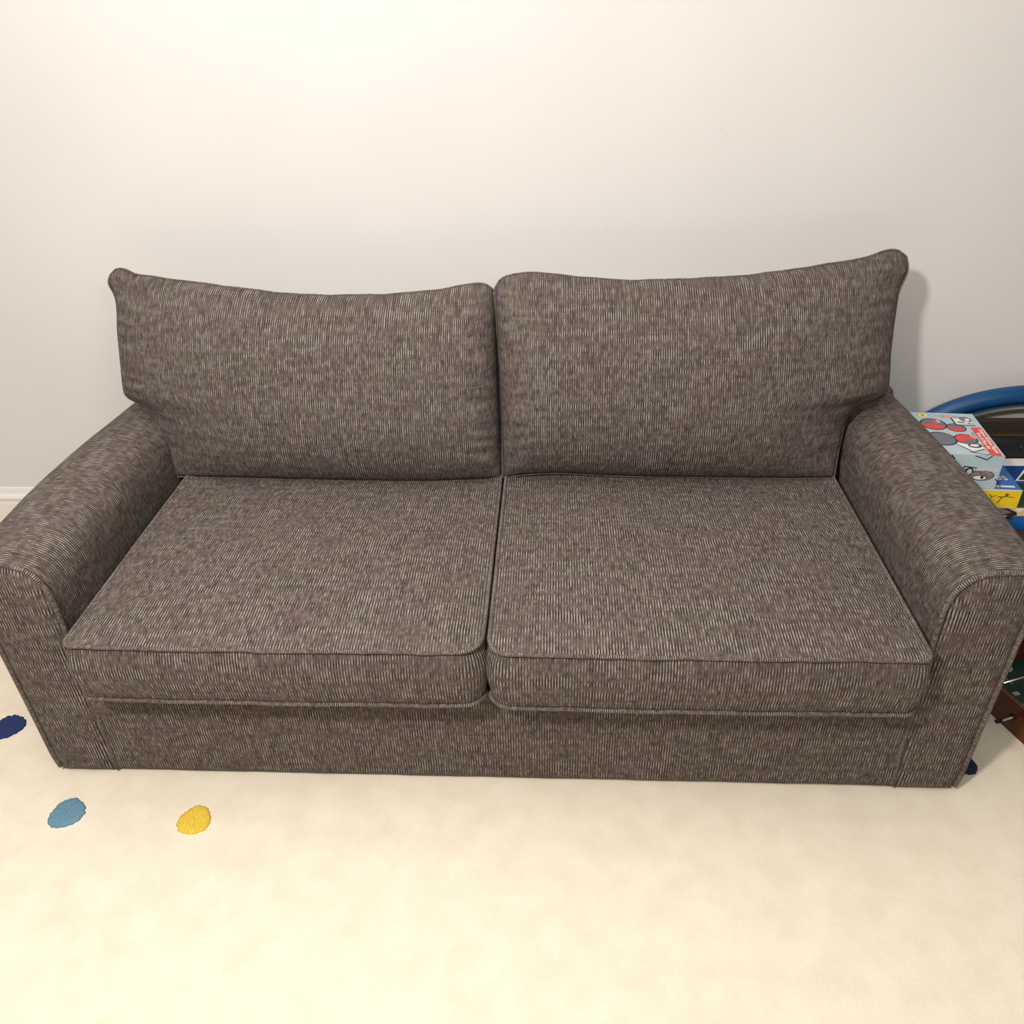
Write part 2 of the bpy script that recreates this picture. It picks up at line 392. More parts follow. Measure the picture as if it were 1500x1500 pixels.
# seat cushions
def seat_cushion(x0, x1, y0, y1, seed, inner):
    ZT, ZB = .480, .331
    def corner(cx, cy, r, a0, n=9):
        return [(cx + r * math.cos(math.radians(a0 + 90 * k / n)), cy + r * math.sin(math.radians(a0 + 90 * k / n))) for k in range(n + 1)]
    rl, rrr = (.026, .046) if inner > 0 else (.048, .026)
    out = corner(x1 - .02, y1 - .02, .02, 0) + corner(x0 + .02, y1 - .02, .02, 90) + corner(x0 + rl, y0 + rl, rl, 180) + corner(x1 - rrr, y0 + rrr, rrr, 270)
    # resample the closed outline densely
    dense = []
    L = len(out)
    for i in range(L):
        a, c = Vector(out[i]), Vector(out[(i + 1) % L]); d = (c - a).length; k = max(1, int(d / .012))
        for q in range(k): dense.append(a.lerp(c, q / k))
    n = len(dense); cx, cy = (x0 + x1) / 2, (y0 + y1) / 2
    per = [0]
    for i in range(n): per.append(per[-1] + (dense[(i + 1) % n] - dense[i]).length)
    def nrm(i):
        t = (dense[(i + 1) % n] - dense[i - 1]).normalized(); return Vector((t.y, -t.x))
    N_ = [nrm(i) for i in range(n)]
    hz = lambda p, s_: s_ * .0022 * wob(p.x, p.y * .3, seed) - .002 * ((p.x - cx) / .44) ** 2 * s_
    front = lambda p: max(0, min(1, (y0 + .1 - p.y) / .1))
    def ring(off, z, wz=1.0, pin=0):
        r = []
        for i, p in enumerate(dense):
            o_ = off + pin * .0016 * wob(p.x * 1.6, p.y, seed + 4) * front(p)
            q = p + N_[i] * o_; yb = -.006 * math.cos((p.x - cx) / .44 * 1.4) * front(p)
            r.append((q.x, q.y + yb, z + hz(p, wz)))
        return r
    M_ = Mesh()
    side = [ring(-.001, ZT - .002, 1, 1), ring(-.0035, ZT - .0062, 1, 1), ring(.001, ZT - .012, 1, 1), ring(.008, ZT - .030, .8, .8), ring(.013, ZT - .055), ring(.014, ZT - .082, .5), ring(.010, ZT - .110, .6), ring(.006, ZB + .018, .8), ring(.0035, ZB + .006, 1), ring(.002, ZB)]
    zz = [0, .005, .011, .030, .056, .084, .112, .134, .146, .152]
    M_.grid(side, lambda i, j: per[j], lambda i, j: zz[i], cj=True)
    # top: rows that shrink towards the centre line, crowned
    tops = []
    for s_ in (0, .006, .02, .045, .08, .13, .19, .26, .33, .385):
        r = []
        for i, p in enumerate(dense):
            hx, hy = (x1 - x0) / 2, (y1 - y0) / 2
            k = 1 - s_ / .39 * .97
            X = cx + (p.x - cx) * (1 - s_ / hx * .97 * (hx / .44)) ; Y = cy + (p.y - cy) * k
            X = cx + (p.x - cx) * k
            ed = min(1, s_ / .05); c = .0155 * (1 - (1 - min(1, s_ / .30)) ** 2.4) * 1.0
            yb = -.006 * math.cos((p.x - cx) / .44 * 1.4) * front(p) * k
            backlift = -.016 * max(0, (Y - (y0 + .35)) / .3)
            r.append((X, Y + yb, ZT + .001 + hz(p, 1) * (1 - ed) + c + backlift * ed + .0014 * wob(X * .6, Y * .5, seed) * ed - .0008 * (1 - ed)))
        tops.append(r)
    M_.grid(tops, lambda i, j: tops[i][j % n][0], lambda i, j: tops[i][j % n][1], cj=True)
    M_.face(tops[-1], [(q[0], q[1]) for q in tops[-1]])
    M_.face(side[-1], [(q[0], q[1]) for q in side[-1]])
    o = kid(M_.build('seat_cushion', FAB))
    for base, z, offd in ((side[0], 0.0008, .003), (side[-1], -.0005, .0035)):
        T = Mesh(); T.tube([(q[0] + N_[i].x * offd, q[1] + N_[i].y * offd, q[2] + z) for i, q in enumerate(base)], .0046, 10, closed=True)
        kid(T.build('welt', WELT), o)
seat_cushion(-.884, -.0085, -1.008, -.27, 1.3, +1)
seat_cushion(.0085, .886, -1.012, -.27, 4.1, -1)

# back cushions: boundary curves measured in the cushion's leaning plane, given as (x, z); y follows the lean
LEAN = .20 / .46
def back_cushion(top, right, bottom, left, seed, inner, T=.115, yoff=0.0):
    NU, NV = 96, 64
    c3 = lambda L: [(x, -.30 + (z - .49) * LEAN, z) for x, z in L]
    t_, b_ = [poly_interp(c3(L), NU) for L in (top, bottom)]          # left -> right
    def by_height(L):                                                   # side edge as x for evenly falling z
        fine = poly_interp([(x, 0, z) for x, z in L], 300); out = []; z0, z1 = fine[0].z, fine[-1].z
        for j in range(NV + 1):
            z = z0 + (z1 - z0) * j / NV; out.append(min(fine, key=lambda p: abs(p.z - z)).x)
        out[0] = fine[0].x
        return [out[0]] + [(out[k - 1] + 2 * out[k] + out[k + 1]) / 4 for k in range(1, NV)] + [out[-1]]
    xl, xr = by_height(left), by_height(right)
    nrm = Vector((0, -1, LEAN)).normalized()
    def base(i, j):
        s_, q = i / NU, j / NV
        z = t_[i].z * (1 - q) + b_[i].z * q
        fx = lambda c, k: (c[k].x - c[0].x) / (c[-1].x - c[0].x)
        f_ = fx(t_, i) * (1 - q) + fx(b_, i) * q
        z += .0024 * wob(f_ * .8, 0, seed * 2) * (1 - q) ** 3 - .006 * q ** 6
        return Vector((xl[j] + (xr[j] - xl[j]) * f_ + .0015 * wob(z * .8, 1, seed) * abs(2 * f_ - 1) ** 8, -.30 + (z - .49) * LEAN, z))
    def surf(sign, thick):
        rows = []
        for i in range(NU + 1):
            row = []
            # cluster the grid towards the edges
            for j in range(NV + 1):
                p = base(i, j); a = abs(2 * i / NU - 1); c = 2 * j / NV - 1
                ca = abs(c)
                sd = (2 * i / NU - 1) * inner            # +1 at the edge where the two cushions meet
                h = thick * ((1 - a ** (10 if sd > 0 else 3.0)) ** (.5 if sd > 0 else .62)) * ((1 - ca ** (2.4 if c < 0 else 3.2)) ** (.72 if c < 0 else .66))
                # gathered fabric beside the seams
                e = max(0, (a - .80) / .2); eb = max(0, (c - .82) / .18); et = max(0, (-c - .85) / .15)
                h += sign * 0 + e * (1 - e) * 4 * .0040 * math.sin(j * 1.15 + seed * 3 + 2 * math.sin(j * .37)) * (1 if 2 < j < NV - 2 else 0)
                h += eb * (1 - eb) * 4 * .0030 * math.sin(i * .42 + seed) * math.sin(i * .17 + 1)
                h += et * (1 - et) * 4 * .0022 * math.sin(i * .55 + seed * 2) 
                h += .0035 * wob(p.x * .35, p.z * .3, seed) * (1 - a ** 4) * (1 - ca ** 4)
                if i in (0, NU) or j in (0, NV): h = 0
                sag = Vector((0, 0, 0))
                row.append(p + nrm * (h * sign))
            rows.append(row)
        return rows
    A = surf(1, T); Bk = surf(-1, T * .55)
    M_ = Mesh()
    lens_u = [0]; mid = NV // 2
    for i in range(1, NU + 1): lens_u.append(lens_u[-1] + (A[i][mid] - A[i - 1][mid]).length)
    def Vv(R):
        out = []
        for i in range(NU + 1):
            acc = [0]
            for j in range(1, NV + 1): acc.append(acc[-1] + (R[i][j] - R[i][j - 1]).length)
            out.append(acc)
        return out
    va, vb = Vv(A), Vv(Bk)
    hmid = (A[NU // 2][mid] - base(NU // 2, mid)).length
    def vcoord(V_, i, j):   # measured down from the middle so that cross rows stay level
        return .5 - (A[i][j].z * 1.0) * 1.09 - .0
    M_.grid(A, lambda i, j: A[i][j].x * 1.02 + seed + (1 if i > NU / 2 else -1) * .9 * (hmid - abs((A[i][mid] - base(i, mid)).length)), lambda i, j: vcoord(va, i, j))
    M_.grid(Bk, lambda i, j: lens_u[i] + seed, lambda i, j: vb[i][j], flip=True)
    o = kid(M_.build('back_cushion', FAB))
    # narrow sewn seam ridge round the edge
    loop = [base(i, 0) for i in range(NU + 1)] + [base(NU, j) for j in range(1, NV + 1)] + [base(i, NV) for i in range(NU - 1, -1, -1)] + [base(0, j) for j in range(NV - 1, 0, -1)]
    S_ = Mesh(); S_.tube([tuple(p) for p in loop], .0028, 6, closed=True)
    kid(S_.build('seam', WELT), o)
    return o
back_cushion(
    top=[(-1.062, .976), (-1.045, .990), (-1.020, .989), (-.990, .977), (-.916, .968), (-.711, .941), (-.525, .925), (-.341, .922), (-.175, .934), (-.080, .946), (-.044, .944), (-.024, .932)],
    right=[(-.024, .932), (-.018, .858), (-.014, .743), (-.008, .609), (-.003, .477)],
    bottom=[(-.930, .479), (-.742, .476), (-.568, .473), (-.261, .468), (-.003, .477)],
    left=[(-1.062, .976), (-1.070, .955), (-1.052, .915), (-1.054, .815), (-1.052, .700), (-1.040, .672), (-1.005, .658), (-.972, .632), (-.950, .575), (-.936, .530), (-.930, .479)], seed=1.0, inner=1)
back_cushion(
    top=[(-.020, .938), (-.008, .955), (.016, .966), (.060, .972), (.115, .968), (.222, .958), (.347, .952), (.559, .955), (.733, .971), (.905, .992), (.985, 1.013), (1.015, 1.014), (1.037, 1.000)],
    right=[(1.037, 1.000), (1.043, .968), (1.024, .912), (1.016, .804), (1.014, .695), (1.000, .668), (.950, .656), (.912, .620), (.900, .560), (.895, .520), (.892, .480)],
    bottom=[(-.001, .478), (.060, .486), (.154, .490), (.303, .484), (.487, .481), (.761, .479), (.892, .480)],
    left=[(-.020, .938), (-.016, .858), (-.012, .743), (-.006, .609), (-.001, .478)], seed=2.4, inner=-1)

# ================================================================== TOYS BESIDE THE SOFA
def text_mesh(txt, size, extrude=.0002, align='CENTER', sx=1.0):
    cu = bpy.data.curves.new('lettering', 'FONT'); cu.body = txt; cu.size = size; cu.align_x = align; cu.align_y = 'CENTER'; cu.resolution_u = 3; cu.extrude = extrude
    cu.offset = size * .012
    tmp = bpy.data.objects.new('lettering_curve', cu); COL.objects.link(tmp); bpy.context.view_layer.update()
    me = bpy.data.meshes.new_from_object(tmp.evaluated_get(bpy.context.evaluated_depsgraph_get())); me.name = 'lettering'
    bpy.data.objects.remove(tmp); bpy.data.curves.remove(cu)
    me.materials.clear()
    if sx != 1.0:
        for v in me.vertices: v.co.x *= sx
    return me
def place_text(name, txt, size, M4, material, parent, sx=1.0, align='CENTER'):
    o = link(name, text_mesh(txt, size, sx=sx, align=align), material, parent, smooth=False); o.matrix_local = M4; return o
def face_matrix(origin, right, up):
    r = Vector(right).normalized(); u = Vector(up).normalized(); n = r.cross(u)
    mm = Matrix((r, u, n)).transposed().to_4x4(); mm.translation = origin; return mm
class Art(Mesh):
    """flat printed shapes laid on a box face; M4 maps (x, y, lift) to the box"""
    def __init__(s, M4): super().__init__(); s.M = M4; s.k = 0
    def put(s, pts, mi):
        s.k += 1; z = .0002 + s.k * .000012
        s.face([s.M @ Vector((x, y, z)) for x, y in pts], mi=mi)
    def rect(s, x0, x1, y0, y1, mi): s.put([(x0, y0), (x1, y0), (x1, y1), (x0, y1)], mi)
    def ell(s, cx, cy, rx, ry, mi, a0=0, a1=360, rot=0, n=36):
        P = []; full = abs(a1 - a0) >= 360
        for k in range(n + (0 if full else 1)):
            a = math.radians(a0 + (a1 - a0) * k / n); x, y = rx * math.cos(a), ry * math.sin(a); c, d = math.cos(math.radians(rot)), math.sin(math.radians(rot))
            P.append((cx + x * c - y * d, cy + x * d + y * c))
        s.put(P, mi)
    def line(s, pts, w_, mi, closed=False):
        P = [Vector(p) for p in pts]; n = len(P)
        for i in range(n if closed else n - 1):
            a, c = P[i], P[(i + 1) % n]; d = (c - a).normalized(); q = Vector((-d.y, d.x)) * w_ / 2; e = d * w_ / 2
            s.put([tuple(a - e + q)[:2], tuple(a - e - q)[:2], tuple(c + e - q)[:2], tuple(c + e + q)[:2]], mi)
def carton(name, loc, rz, W_, D_, H_, mats, mis, bev=.0012):
    """closed cardboard box with tuck flap seams, origin at the centre of its base"""
    r = empty(name, loc, rz)
    M_ = Mesh(); M_.box(-W_ / 2, W_ / 2, -D_ / 2, D_ / 2, 0, H_, mis=mis)
    M_.build('carton', mats, r, smooth=False, bevel=bev)
    return r

# --- low wooden table that carries the stack
DKWOOD = wood('dark_table_wood', (58, 38, 24), (92, 62, 40))
tb = empty('low_table', (1.44, -.155, .0005))
tag(tb, 'low dark wooden table between the sofa and the toys, under the stacked game boxes', 'table')
M_ = Mesh(); M_.box(-.27, .40, -.20, .112, .286, .311); M_.build('tabletop', DKWOOD, tb, smooth=False, bevel=.003)
M_ = Mesh(); M_.box(-.25, .38, -.178, -.163, .235, .2865); M_.build('apron', DKWOOD, tb, smooth=False, bevel=.002)
for lx in (-.25, .36):
    for ly in (-.19, .080):
        M_ = Mesh(); M_.v = [(lx + a, ly + c, z) for z, q in ((0, .004), (.2865, 0)) for a, c in ((q, q), (.028 - q, q), (.028 - q, .028 - q), (q, .028 - q))]
        M_.f = [[0, 1, 2, 3], [4, 7, 6, 5], [0, 4, 5, 1], [1, 5, 6, 2], [2, 6, 7, 3], [3, 7, 4, 0]]; M_.uv = [[(0, 0)] * 4] * 6; M_.mi = [0] * 6
        M_.build('leg', DKWOOD, tb, smooth=False, bevel=.002)
# added black bin shape, stands in for the dark shade under the table
shade_bin_mesh = Mesh(); bo = rr(-.185, .20, -.11, .11, .02, 5); bi = rr(-.179, .194, -.104, .104, .018, 5)
sec = [([(x * .96, y * .96) for x, y in bo], 0), ([(x * .985, y * .985) for x, y in bo], .006), (bo, .20), (bo, .215), (bi, .215), ([(x * .96, y * .96) for x, y in bi], .008)]
shade_bin_mesh.grid([[(x, y, z) for x, y in L] for L, z in sec], lambda i, j: j * .02, lambda i, j: i * .05, cj=True)
shade_bin_mesh.face([(x * .96, y * .96, 0) for x, y in bo]); shade_bin_mesh.face([(x * .96, y * .96, .008) for x, y in bi])
bn = empty('shade_bin', (1.46, -.195, .0005)); tag(bn, 'added black bin shape standing in for the shade under the low wooden table', 'bin')
shade_bin_mesh.build('shade_bin_body', mat('under_table_shade_black', (18, 18, 19), .9), bn, smooth=False)
h = Mesh(); h.tube(poly_interp([(-.05, -0.1105, .16), (-.04, -0.122, .15), (0, -0.126, .146), (.04, -0.122, .15), (.05, -0.1105, .16)], 16), .004, 6); h.build('handle', DARKCLOTH, bn)

# --- big flat blue game box, lowest
BLUE = mat('blue_printed_card', (8, 92, 166), .35, noise=.03); NAVY = mat('navy_printed_card', (28, 66, 128), .35, noise=.05); WHITE = mat('white_print', (232, 228, 222), .4, noise=.01)
GREENP = mat('dark_green_print', (22, 48, 30), .4, noise=.4, scale=60); CREAM = mat('cream_print', (226, 196, 140), .4, noise=.08)
PURP = mat('mauve_print', (142, 108, 118), .4, noise=.25, scale=90); DBRN = mat('dark_brown_print', (44, 28, 28), .4, noise=.3, scale=90); BLACKP = mat('black_print', (24, 24, 28), .45, noise=.02)
big = carton('game_box', (1.405, -.175, .312), 0, .46, .272, .073, [BLUE, NAVY, WHITE], [0, 1, 0, 0, 0, 0])
tag(big, 'large flat blue board game box, lowest of the stack on the low table', 'box')
A = Art(face_matrix((0, 0, .073), (1, 0, 0), (0, 1, 0)))
A.rect(-.23, .23, .092, .136, 0)                               # white rear border
A.put([(.048, .006), (.225, .006), (.225, .085), (.115, .085)], 0)
A.put([(.058, .010), (.222, .010), (.222, .080), (.118, .080)], 1)
A.put([(-.02, -.136), (.23, -.136), (.23, -.010), (.045, -.010)], 1)
A.ell(.20, -.05, .05, .03, 3); A.ell(.10, -.12, .05, .014, 2)
A.build('printed_picture', [WHITE, GREENP, CREAM, mat('leaf_green_print', (62, 96, 40), .4, noise=.3, scale=60)], big, smooth=False, weld=False)
A = Art(face_matrix((0, -.136, 0), (1, 0, 0), (0, 0, 1)))
A.put([(-.22, .046), (.228, .046), (.228, .0725), (-.22, .0725)], 1)
A.put([(-.09, .070), (-.035, .071), (-.008, .058), (-.004, .048), (-.016, .045), (-.014, .036), (-.026, .034), (-.028, .024), (-.050, .022), (-.060, .036), (-.09, .040)], 3)
A.put([(-.10, .070), (-.050, .070), (-.022, .058), (-.040, .050), (-.075, .048), (-.10, .054)], 2)
A.put([(-.018, .070), (.012, .070), (-.002, .058), (-.012, .064)], 0)
A.build('printed_picture', [WHITE, CREAM, PURP, DBRN], big, smooth=False, weld=False)
place_text('lettering', 'T', .022, face_matrix((-.038, -.1375, .039), (1, 0, 0), (0, 0, 1)), WHITE, big)

# --- blue and yellow box in the middle
YEL = mat('yellow_printed_card', (238, 200, 30), .35, noise=.07, scale=14); BLUE2 = mat('mid_blue_printed_card', (40, 100, 170), .35, noise=.08, scale=16); ORG = mat('orange_red_print', (214, 70, 24), .4, noise=.1); BRN = mat('brown_print', (120, 70, 30), .4)
midb = carton('toy_box', (1.264, -.188, .385), math.radians(-4), .27, .235, .056, [YEL, BLUE2], [0, 1, 0, 0, 0, 0])
tag(midb, 'blue topped box with yellow sides, middle of the stack beside the sofa arm', 'box')
place_text('lettering', 'SDA', .030, face_matrix((.088, -.052, .0562), (-1, 0, 0), (0, -1, 0)), WHITE, midb, 1.1)
A = Art(face_matrix((0, 0, .056), (1, 0, 0), (0, 1, 0)))
for k, x in enumerate((.045, .085)): A.put([(x, -.103), (x + .036, -.103), (x + .036, -.094), (x, -.094)], 0)
A.line([(-.135, -.1165), (.135, -.1165)], .002, 0)
A.line([(.088, .030), (.096, .026), (.098, .018)], .003, 0)
A.build('printed_marks', [WHITE], midb, smooth=False, weld=False)
A = Art(face_matrix((0, -.1175, 0), (1, 0, 0), (0, 0, 1)))
A.line([(.055, .040), (.062, .034), (.072, .038)], .0022, 1); A.line([(.062, .034), (.060, .026)], .0022, 1)
A.line([(.078, .034), (.092, .034), (.104, .042)], .003, 1); A.line([(.088, .034), (.084, .020), (.080, .016)], .003, 1); A.line([(.092, .036), (.118, .034)], .0022, 1); A.ell(.098, .042, .0036, .0036, 1)
A.ell(-.008, .024, .014, .009, 2, rot=-10); A.line([(-.016, .028), (-.008, .020), (0, .024), (.004, .018)], .003, 0)
A.line([(-.018, .009), (.004, .009)], .0022, 3); A.line([(.008, .009), (.026, .009)], .0022, 3)
A.line([(-.13, .0545), (.13, .0545)], .0018, 4); A.line([(-.13, .002), (.13, .002)], .0014, 4)
A.build('printed_picture', [ORG, BRN, mat('amber_print', (240, 160, 50), .4), BLACKP, WHITE], midb, smooth=False, weld=False)

# --- grey toy cookware box on top
GREY = mat('pale_blue_grey_card', (176, 194, 200), .4, noise=.04, scale=8); RED = mat('red_print', (222, 62, 58), .4, noise=.04); PAN = mat('slate_grey_print', (104, 104, 122), .4, noise=.08); SKIN = mat('peach_print', (226, 160, 132), .4, noise=.1)
YLW = mat('pale_yellow_print', (240, 214, 110), .4); LBL = mat('light_blue_print', (130, 160, 206), .4); OLV = mat('olive_print', (150, 156, 116), .4); MET = mat('steel_photo_print', (128, 112, 112), .4, noise=.5, scale=70)
gb = carton('cookware_box', (1.2275, -.172, .441), math.radians(-4.5), .205, .254, .099, [GREY], [0] * 6)
tag(gb, 'pale grey box printed with red pans, topmost of the stack beside the sofa arm', 'box')
# colours: 0 black 1 red 2 slate 3 white 4 peach 5 yellow 6 blue 7 olive 8 metal 9 orange
PM = [BLACKP, RED, PAN, WHITE, SKIN, YLW, LBL, OLV, MET, ORG, GREY]
A = Art(face_matrix((0, 0, .099), (1, 0, 0), (0, 1, 0)))
A.ell(-.042, .108, .016, .011, 7); A.ell(-.040, .107, .013, .010, 5); A.ell(-.040, .107, .005, .0048, 9)
A.ell(-.014, .108, .0105, .009, 6); A.ell(-.014, .108, .008, .0065, 10); A.ell(.010, .106, .010, .008, 7); A.ell(.008, .106, .005, .005, 10)
def pan(cx, cy, r, red_from, red_to, ry=None):
    ry = ry or r
    A.ell(cx, cy, r, ry, 0); A.ell(cx, cy, r * .88, ry * .88, 2); A.ell(cx, cy, r * .88, ry * .88, 1, red_from, red_to)
pan(-.026, .052, .036, 172, 340)
A.ell(-.014, .070, .012, .012, 7); A.ell(-.017, .072, .009, .010, 1); A.line([(-.008, .078), (-.010, .070), (-.004, .064)], .003, 3)
pan(.030, .034, .026, 168, 338)
pan(-.030, -.036, .040, 250, 262)
A.line([(-.002, -.060), (.030, -.108), (.072, -.084), (.050, -.050)], .003, 0)
A.put([(0, -.062), (.031, -.104), (.068, -.083), (.046, -.052)], 3)
A.ell(.044, -.072, .017, .012, 0); A.ell(.044, -.070, .012, .007, 3)
pan(.034, -.034, .030, 30, 230); A.ell(.050, -.028, .010, .010, 1, rot=0); A.line([(.052, -.014), (.060, -.028)], .003, 3)
A.ell(.072, -.090, .010, .007, 4, rot=-20); A.line([(.020, -.108), (.060, -.121), (.070, -.115)], .0025, 0)
A.line([(.034, .096), (.034, .050), (.084, .050)], .0035, 0); A.put([(.038, .090), (.038, .054), (.080, .054), (.066, .092)], 3); A.put([(.042, .072), (.062, .072), (.062, .066), (.044, .066)], 0); A.put([(.046, .064), (.072, .064), (.072, .058), (.046, .058)], 10); A.put([(.068, .060), (.080, .056), (.072, .066)], 0)
A.line([(.036, .102), (.060, .100)], .0022, 0)
A.ell(.028, .104, .012, .0085, 4); A.ell(.070, .088, .016, .015, 0, rot=-40); A.ell(.070, .088, .0148, .0138, 8, rot=-40); A.ell(.074, .084, .006, .009, 3, rot=-20)
A.rect(.068, .096, -.124, .038, 1)
A.line([(.060, -.010), (.068, -.010)], .0022, 2); A.line([(.060, -.010), (.060, .002), (.068, .004)], .0022, 2)
A.line([(-.02, -.006), (-.008, -.010), (.004, -.018)], .002, 7); A.line([(-.010, -.004), (-.004, -.016)], .002, 7)
A.line([(-.1025, -.1265), (.1025, -.1265)], .0014, 7)
A.build('printed_picture', PM, gb, smooth=False, weld=False)
up = (1, 0, 0); rt = (0, -1, 0)      # words run from the back edge towards the room
place_text('lettering', 'Deluxe Kitchen Playset', .0150, face_matrix((.0885, -.043, .1006), rt, up), WHITE, gb, .98)
place_text('lettering', 'Pots & Pans Set', .0150, face_matrix((.0755, -.043, .1006), rt, up), WHITE, gb, .98)
A = Art(face_matrix((.014, -.127, 0), (1, 0, 0), (0, 0, 1)))
A.line([(-.005, .066), (.027, .062), (.022, .036), (-.008, .040)], .0032, 0, closed=True)
A.ell(.010, .050, .012, .013, 0); A.ell(.011, .050, .0065, .0085, 10)
A.rect(-.050, -.010, .036, .052, 1)
A.build('printed_card', PM, gb, smooth=False, weld=False); A = Art(face_matrix((.009, -.127, 0), (1, 0, 0), (0, 0, 1))); A.k = 12
A.ell(.050, .040, .0315, .0155, 0); A.ell(.050, .040, .0295, .0138, 8); A.ell(.046, .033, .016, .0055, 3); A.ell(.052, .0345, .004, .005, 0); A.rect(.036, .060, .040, .042, 2)
A.line([(.088, .030), (.098, .020), (.094, .014)], .003, 0)
A.line([(.004, .018), (.034, .018), (.032, .004)], .004, 0); A.rect(.004, .030, .002, .015, 3)
A.line([(.020, .0985), (.050, .088), (.060, .0985)], .0028, 0); A.line([(-.04, .0985), (-.03, .088)], .0028, 0)
A.build('printed_picture', PM, gb, smooth=False, weld=False)
place_text('lettering', 'EXCLUSIVE', .0115, face_matrix((.066, -.1285, .0585), (-1, 0, 0), (0, 0, -1)), WHITE, gb, 1.0)

# --- blue rimmed mesh ring against the wall
ring = empty('folding_play_ring', (1.565, .050, 0)); tag(ring, 'blue padded arch with grey mesh filling leaning on the wall behind the toy stack', 'toy')
BLUEPAD = mat('royal_blue_padding', (0, 66, 114), .4, noise=.12, scale=12); NETM = mesh_net('grey_net', (214, 210, 198), .0042)
a_, b__, zc = .383, .258, .298
M_ = Mesh(); M_.tube([(a_ * math.cos(2 * PI * k / 96), .004 * math.sin(6 * PI * k / 96), zc + b__ * math.sin(2 * PI * k / 96)) for k in range(96)], .027, 16, closed=True); M_.build('rim', BLUEPAD, ring)
M_ = Mesh(); M_.tube([((a_ - .030) * math.cos(2 * PI * k / 96), -.010, zc + (b__ - .030) * math.sin(2 * PI * k / 96)) for k in range(96)], .0035, 8, closed=True); M_.build('inner_piping', BLUEPAD, ring)
M_ = Mesh(); rr_ = []
for s_ in (1, .8, .6, .4, .2, 0): rr_.append([((a_ - .02) * s_ * math.cos(2 * PI * k / 64), .002 + .014 * (1 - s_ * s_), zc + (b__ - .02) * s_ * math.sin(2 * PI * k / 64)) for k in range(64)])
M_.grid(rr_, lambda i, j: j * .02, lambda i, j: i * .05, cj=True); M_.build('net', NETM, ring)
M_ = Mesh(); M_.tube([((a_ - .05) * math.cos(PI * (.12 + .76 * k / 40)), -.006, zc + (b__ - .052) * math.sin(PI * (.12 + .76 * k / 40))) for k in range(41)], .005, 8); M_.build('inner_band', mat('dark_grey_webbing', (62, 60, 56), .9, noise=.3, scale=300), ring)
for fx in (-.16, .16):
    M_ = Mesh(); M_.box(fx - .03, fx + .03, -.024, .026, .0005, .062); M_.build('foot', BLUEPAD, ring, smooth=False, bevel=.008)

# --- brown woven tote, black pouch
BRW = stripes('dark_brown_weave', (30, 22, 12), (54, 42, 26))
tote = empty('storage_tote', (1.60, .004, .0005)); tag(tote, 'dark brown woven tote standing behind the stacked boxes, below the blue arch', 'bag')
M_ = Mesh(); so = rr(-.245, .245, -.011, .012, .008, 4)
zz = [-.0, .006, .12, .25, .38, .427, .442, .450, .4855, .490, .492]; fl = [.95, 1, 1, 1.01, 1.01, 1.01, 1.018, 1.0, 1.0, 1.01, 1.0]
M_.grid([[(x * k, y * k, z) for x, y in so] for z, k in zip(zz, fl)], lambda i, j: j * .02, lambda i, j: i * .05, cj=True); M_.face([(x, y, 0) for x, y in so]); M_.face([(x * .98, y * .8, .491) for x, y in so])
M_.build('tote_body', BRW, tote, smooth=False)
M_ = Mesh(); M_.box(-.248, .248, -.0125, -.0105, .444, .451); M_.build('stitched_band', mat('brown_webbing', (76, 60, 40), .9), tote, smooth=False)
pouch = Mesh(); rows = []
for k in range(25):
    t = k / 24; x = 1.385 + .255 * t; top = .452 - .010 * t - .028 * t ** 3; hw = .006 + .004 * math.sin(PI * t)
    sec = [(-hw, .002), (-hw * 1.2, .10), (-hw * 1.2, top * .5 + .06), (-hw, top - .02), (-hw * .4, top), (hw * .4, top), (hw * .8, top - .02), (hw, .2), (hw, .002)]
    rows.append([(x - 1.5, y, z) for y, z in sec])
pouch.grid(rows, lambda i, j: i * .01, lambda i, j: j * .05, cj=True); pouch.face(rows[0]); pouch.face(rows[-1][::-1])
pr = empty('black_bag', (1.5, -.0235, 0)); tag(pr, 'black soft bag with a small red tag between the woven tote and the boxes', 'bag')
pouch.build('bag_body', mat('black_nylon', (14, 14, 16), .6, noise=.3, scale=30), pr)
tg = Mesh(); tg.box(-.086, -.050, -.0135, -.0085, .430, .441); to = tg.build('tag', mat('dark_red_label', (70, 14, 16), .6), pr, smooth=False); to['label'] = 'small dark red label'
place_text('lettering', 'JACK', .0078, face_matrix((-.068, -.0139, .4355), (1, 0, 0), (0, 0, 1)), mat('pale_red_print', (200, 130, 125), .6), to)
st = Mesh(); st.tube(poly_interp([(.015, -.0120, .425), (.035, -.0135, .412), (.055, -.0135, .395), (.085, -.0120, .36)], 16), .004, 6); st.build('strap', mat('navy_strap', (24, 34, 66), .7), pr)

# --- table football game on the rug
FW = wood('red_brown_game_wood', (62, 26, 10), (116, 62, 22), .35); FWD = wood('maroon_rail_wood', (88, 22, 20), (120, 34, 30), .4)
FELT = mat('green_playfield', (6, 46, 38), .5, noise=.08); CHR = mat('chrome_rod', (205, 200, 192), .22, metal=1, noise=.02); BLK = mat('black_rubber', (14, 14, 15), .5)
fz = empty('table_football_game', (1.266, -.696, 0), math.radians(-90 + 19.5) + math.radians(0))
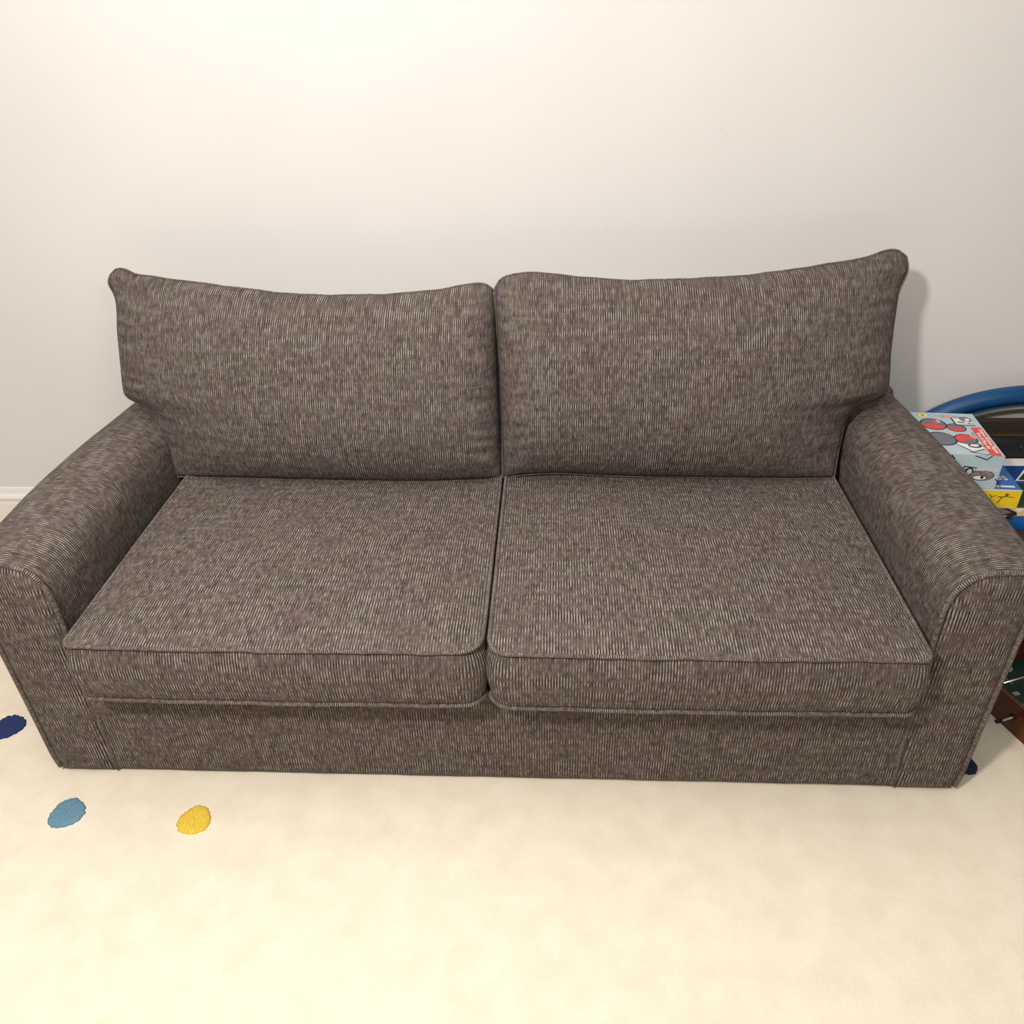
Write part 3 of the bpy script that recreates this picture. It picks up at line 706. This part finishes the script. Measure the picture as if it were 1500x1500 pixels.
# local x runs along the near wooden side towards the room, local y points away from the sofa
tag(fz, 'small wooden table football game with green pitch on the rug beside the sofa arm', 'game')
L0, L1, D1, HB = -.20, .42, .34, .088
M_ = Mesh(); M_.box(L0, L1, 0, .012, 0, HB); M_.build('side_panel', FW, fz, smooth=False, bevel=.002)
M_ = Mesh(); M_.box(L0, L1, D1 - .012, D1, 0, HB); M_.build('side_panel', FW, fz, smooth=False, bevel=.002)
M_ = Mesh(); M_.box(L0, L0 + .012, .012, D1 - .012, 0, HB); M_.build('end_panel', FWD, fz, smooth=False, bevel=.002)
M_ = Mesh(); M_.box(L1 - .012, L1, .012, D1 - .012, 0, HB); M_.build('end_panel', FW, fz, smooth=False, bevel=.002)
M_ = Mesh(); M_.box(L0 + .012, L0 + .075, .012, D1 - .012, .0, .080); M_.build('goal_box', FW, fz, smooth=False, bevel=.002)
M_ = Mesh(); M_.box(L0 + .060, L0 + .078, .012, D1 - .012, .079, .096); M_.build('rail', FWD, fz, smooth=False, bevel=.004)
M_ = Mesh(); M_.box(L0 + .012, L1 - .012, .012, D1 - .012, .006, .014); M_.build('pitch', FELT, fz, smooth=False)
M_ = Mesh(); M_.box(L0 + .078, L1 - .012, .0125, .0160, .014, .084); M_.build('inner_liner', mat('dark_grey_liner', (46, 42, 38), .6), fz, smooth=False)
A = Art(face_matrix((0, 0, .0142), (1, 0, 0), (0, 1, 0)))
A.ell(-.112, .150, .018, .018, 0); A.ell(-.110, .152, .007, .007, 1); A.ell(-.096, .128, .010, .007, 0); A.put([(-.032, .094), (-.020, .094), (-.018, .110), (-.030, .112)], 0); A.line([(-.12, .085), (.012, .085), (.012, .265), (-.12, .265)], .003, 0); A.line([(-.12, .12), (-.055, .12)], .0025, 0)
A.line([(.10, .02), (.10, .32)], .003, 0); A.line([(.105 + .05 * math.cos(k * .3), .17 + .05 * math.sin(k * .3)) and (.10 + .05 * math.cos(k * 2 * PI / 24), .17 + .05 * math.sin(k * 2 * PI / 24)) for k in range(24)], .003, 0, closed=True)
A.line([(.39, .075), (.22, .075), (.22, .245), (.39, .245)], .003, 0)
A.build('pitch_marking', [mat('dull_white_marking', (150, 150, 142), .6), BLACKP], fz, smooth=False, weld=False)
for x in (-.043, .058, .150, .242, .334):
    M_ = Mesh(); out = -.040 if x > 0 else -.010
    M_.tube([(x, out, .046), (x, D1 + .05, .046)], .0034, 10); rod = M_.build('rod', CHR, fz)
    M_ = Mesh(); M_.tube([(x, D1 + .03, .046), (x, D1 + .032, .046), (x, D1 + .09, .046), (x, D1 + .095, .046)], lambda t: .010 if .2 < t < .8 else .007, 12); M_.build('handle', BLK, rod)
    M_ = Mesh(); M_.tube([(x, -.004, .046), (x, .001, .046)], .0085, 12); M_.build('bushing', BLK, rod)
    M_ = Mesh(); M_.tube([(x, out - .012, .046), (x, out - .010, .046), (x, out + .002, .046), (x, out + .004, .046)], lambda t: .0055 if .2 < t < .8 else .004, 12); M_.build('end_cap', BLK, rod)
    for py in ((.10, .18, .26) if x > 0 else (.19, .26)):
        M_ = Mesh(); M_.tube([(x, py, .020), (x, py, .028), (x, py, .036), (x, py, .054), (x, py, .060), (x, py, .066), (x, py, .072)], lambda t: .0055 if t < .2 else .0035 if t < .3 else .0065 if t < .62 else .0032 if t < .7 else .0048, 10)
        M_.build('player', mat('player_plastic', (196, 190, 180), .5) if 'player_plastic' not in bpy.data.materials else bpy.data.materials['player_plastic'], rod)
